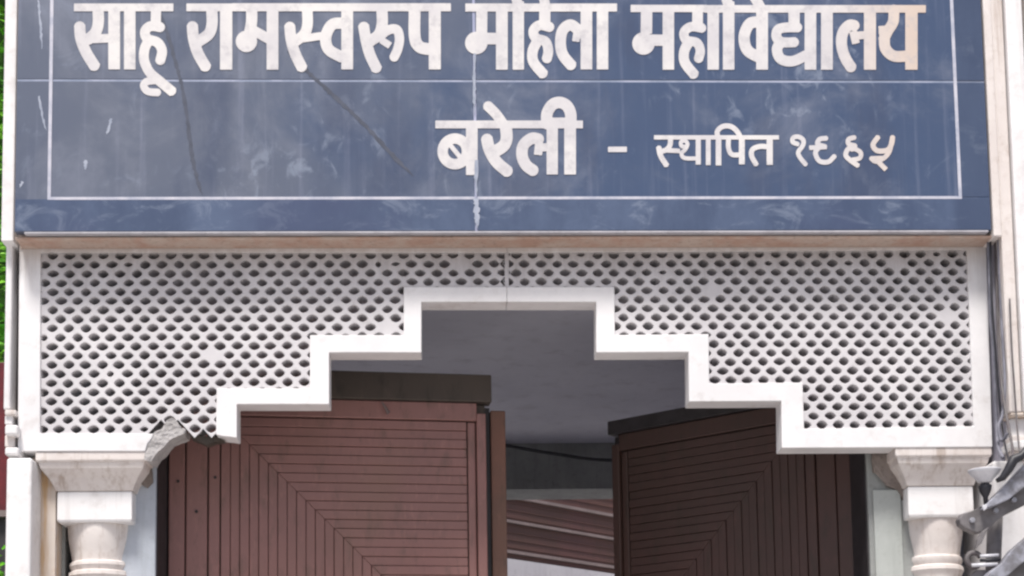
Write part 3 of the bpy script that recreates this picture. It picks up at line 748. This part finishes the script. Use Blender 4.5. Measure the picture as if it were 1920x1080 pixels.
# ------------------------------------------------------------------ steel bracket with insulator, close in front of the column
YK = -.42
def K(x, y, dy=0): return Vector((AX(x, y, YK+dy), YK+dy, AZ(x, y, YK+dy)))
brk = thing('line_bracket', 'galvanised steel line bracket with white insulator in front of the column', 'bracket', K(1880, 980))
def bar(bm, pts, w, th, dy=0, flange=0):
    """flat bar along pts in the picture plane, w in photo pixels; flange adds an angle leg going back"""
    q = [Vector((x, y, 0)) for x, y in pts]; L, R_ = [], []
    for i, p in enumerate(q):
        t = (q[min(i+1, len(q)-1)]-q[max(i-1, 0)]).normalized(); n = Vector((-t.y, t.x, 0))
        L.append(p+n*w/2); R_.append(p-n*w/2)
    out = L+R_[::-1]
    prism(bm, [(K(v.x, v.y, dy).x, K(v.x, v.y, dy).z) for v in out], YK+dy, YK+dy+th)
def pprism(bm, pts, y0, y1): prism(bm, [(K(x, y, y0).x, K(x, y, y0).z) for x, y in pts], YK+y0, YK+y1)
M['galv_dark'] = simple('weathered_steel', (.20, .185, .19), (.125, .115, .115), .6, .2, 16)
M['galv_pale'] = simple('pale_steel', (.33, .335, .385), (.17, .165, .18), .6, .2, 26)
# upper arm: angle section, pale top leg and darker web with a rounded end
bm = bmesh.new(); pprism(bm, [(1844, 953), (1856, 938), (1876, 919), (1921, 871), (2000, 788), (2100, 690), (2125, 716), (2012, 832), (1927, 909), (1892, 936), (1864, 949)], -.026, .012); obj('upper_arm', bm, M['galv_pale'], brk, .003)
bm = bmesh.new(); pprism(bm, [(1798, 973), (1805, 962), (1821, 958), (1844, 947), (1891, 932), (1925, 906), (2010, 830), (2125, 716), (2170, 768), (2042, 878), (1930, 943), (1884, 966), (1866, 980), (1853, 994), (1832, 1000), (1812, 991), (1801, 983)], .0125, .05); obj('upper_web', bm, M['galv_dark'], brk, .004)
bm = bmesh.new(); pprism(bm, [(1841, 948), (1851, 944), (1851, 953), (1845, 958)], -.032, -.0265); obj('bolt', bm, M['porcelain'], brk, .002)
# strap and upright pipe
bm = bmesh.new(); pprism(bm, [(1842, 996), (1854, 988), (1841, 1018), (1830, 1028), (1833, 1012)], -.012, .006); obj('strap', bm, M['galv_dark'], brk, .002)
bm = bmesh.new(); tube(bm, [K(1866, 970, .1), K(1863, 1046, .1), K(1860, 1130, .1)], .022, 16); o = obj('upright', bm, M['galv_dark'], brk, smooth=True)
# clamp ring and bolts
c = K(1826, 1050, .01); bm = bmesh.new(); pts = [c+Vector((.021*math.cos(a), 0, .021*math.sin(a))) for a in np.linspace(math.pi*.1, math.pi*1.7, 14)]
tube(bm, pts, .008, 8); obj('clamp_ring', bm, M['pipe'], brk, smooth=True)
for (xa, xb, y, m, r) in ((1838, 1872, 1042, 'porcelain', .005), (1838, 1876, 1050, 'black', .005), (1822, 1870, 1059, 'porcelain', .0055)):
    bm = bmesh.new(); tube(bm, [K(xa, y+1, 0), K(xb, y-1, 0)], r, 10); obj('bolt', bm, M[m], brk, smooth=True)
# lower arm
bm = bmesh.new(); pprism(bm, [(1856, 1072), (1878, 1056), (1896, 1032), (1924, 1008), (2022, 920), (2044, 945), (1946, 1032), (1910, 1062), (1884, 1084), (1845, 1120), (1828, 1106)], -.026, .012); obj('lower_arm', bm, M['galv_pale'], brk, .003)
bm = bmesh.new(); pprism(bm, [(1812, 1092), (1830, 1068), (1856, 1068), (1884, 1080), (1910, 1060), (1946, 1030), (2040, 945), (2085, 1000), (1960, 1100), (1900, 1150), (1850, 1170), (1810, 1140)], .0125, .05); obj('lower_web', bm, M['galv_dark'], brk, .004)
# bolt heads and a twist of binding wire
for (x, y) in ((1822, 976), (1866, 958), (1900, 938), (1836, 1088), (1878, 1092)):
    c = K(x, y, .012); bm = bmesh.new(); r0 = .0085
    prism(bm, [(c.x+r0*math.cos(a), c.z+r0*math.sin(a)) for a in np.linspace(0, 2*math.pi, 7)[:-1]], c.y-.010, c.y+.002); obj('bolt_head', bm, M['galv'], brk, .0012, 1)
# insulator on its black pin
ins = K(1846, 890, -.01); s = (DIST+YK)/F
bm = bmesh.new(); lathe(bm, ins.x, ins.y, [(6*s, ins.z-17*s), (13*s, ins.z-15*s), (17*s, ins.z-9*s), (27*s, ins.z+1*s), (31*s, ins.z+7*s), (31*s, ins.z+9*s), (27*s, ins.z+9.5*s), (6*s, ins.z+7*s)], 24)
o = obj('insulator', bm, M['porcelain'], brk, smooth=True)
bm = bmesh.new(); lathe(bm, ins.x, ins.y, [(4*s, ins.z-60*s), (5*s, ins.z-44*s), (11*s, ins.z-32*s), (13*s, ins.z-22*s), (8*s, ins.z-17.5*s)], 14)
obj('pin', bm, M['black'], o, smooth=True)
# black lead taped along the arm
bm = bmesh.new(); tube(bm, [K(1868, 902, -.035), K(1880, 896, -.04), (K(1892, 878, -.045)), K(1900, 862, -.045), K(1914, 856, -.045), K(1932, 838, -.04), K(1990, 780, -.03), K(2080, 690, 0)], [.006, .010, .013, .015, .012, .013, .012, .012], 10)
tag(obj('black_lead', bm, M['black'], None, smooth=True), 'thick black lead running up along the galvanised arm', 'cable')

# ------------------------------------------------------------------ beyond the outer edge: hedge, red sheet, shrub
def foliage(bm, n, x0, x1, y0, y1, z0, z1, size, seed):
    rnd = random.Random(seed)
    for _ in range(n):
        c = Vector((rnd.uniform(x0, x1), rnd.uniform(y0, y1), rnd.uniform(z0, z1)))
        if noise.noise(c*4) < -.28: continue
        r = Matrix.Rotation(rnd.uniform(0, 6.3), 3, 'Z') @ Matrix.Rotation(rnd.uniform(.2, 1.4), 3, 'X')
        l = size*rnd.uniform(.7, 1.3); w_ = l*.42
        vs = [bm.verts.new(c + r @ Vector(p)) for p in ((-l, 0, 0), (-.2*l, -w_, .12*l), (l, 0, 0), (-.2*l, w_, .12*l))]
        bm.faces.new(vs)
YH = 2.2
hx1 = AX(60, 300, YH); zh = AZ(4, 678, YH)
hedge = thing('clipped_hedge', 'tall bright green hedge above the dark red sheet beyond the outer pier', 'hedge', (hx1-.7, YH+.3, 0))
bm = bmesh.new(); foliage(bm, 24000, hx1-1.4, hx1, YH, YH+.5, zh, 7, .03, 1)
me = bpy.data.meshes.new('leaves'); bm.to_mesh(me); bm.free(); o = link('leaves', me, M['leaf'], hedge); o.matrix_parent_inverse = hedge.matrix_world.inverted()
bm = bmesh.new(); box(bm, hx1-1.38, hx1-.03, YH+.2, YH+.42, .05, 6.8); obj('branches', bm, M['leaf_core'], hedge)
red = thing('red_sheet_fence', 'dark red metal sheet fence under the hedge beyond the outer pier', 'fence', (hx1-.7, YH-.1, 0))
bm = bmesh.new(); z0r, z1r = AZ(4, 958, YH-.1), AZ(4, 680, YH-.1)
for i in range(14): box(bm, hx1-1.4+i*.1, hx1-1.4+i*.1+.0985, YH-.1-(.008 if i % 2 else 0), YH-.07, z0r, z1r)
obj('sheet', bm, M['red_metal'], red, .002)
bm = bmesh.new(); box(bm, hx1-1.4, hx1, YH-.13, YH-.06, z0r-.03, z0r-.002); obj('rail', bm, M['band'], red)
bm = bmesh.new(); box(bm, hx1-1.4, hx1, YH-.09, YH-.06, 0, z0r-.032); obj('plinth', bm, M['dark_frame'], red)
shr = thing('low_shrub', 'low green shrub in front of the dark plinth beyond the outer pier', 'shrub', (hx1-.7, 1.9, 0))
bm = bmesh.new(); foliage(bm, 9000, hx1-1.4, hx1-.02, 1.7, 2.0, .5, AZ(4, 1008, 1.85), .028, 9)
me = bpy.data.meshes.new('leaves'); bm.to_mesh(me); bm.free(); o = link('leaves', me, M['leaf'], shr); o.matrix_parent_inverse = shr.matrix_world.inverted()
bm = bmesh.new()
for i in range(9): tube(bm, [(hx1-1.3+i*.15, 1.86, 0), (hx1-1.28+i*.15, 1.84, .9), (hx1-1.32+i*.15, 1.87, AZ(4, 1040, 1.85))], [.012, .008, .004], 6)
obj('stems', bm, M['leaf_core'], shr)
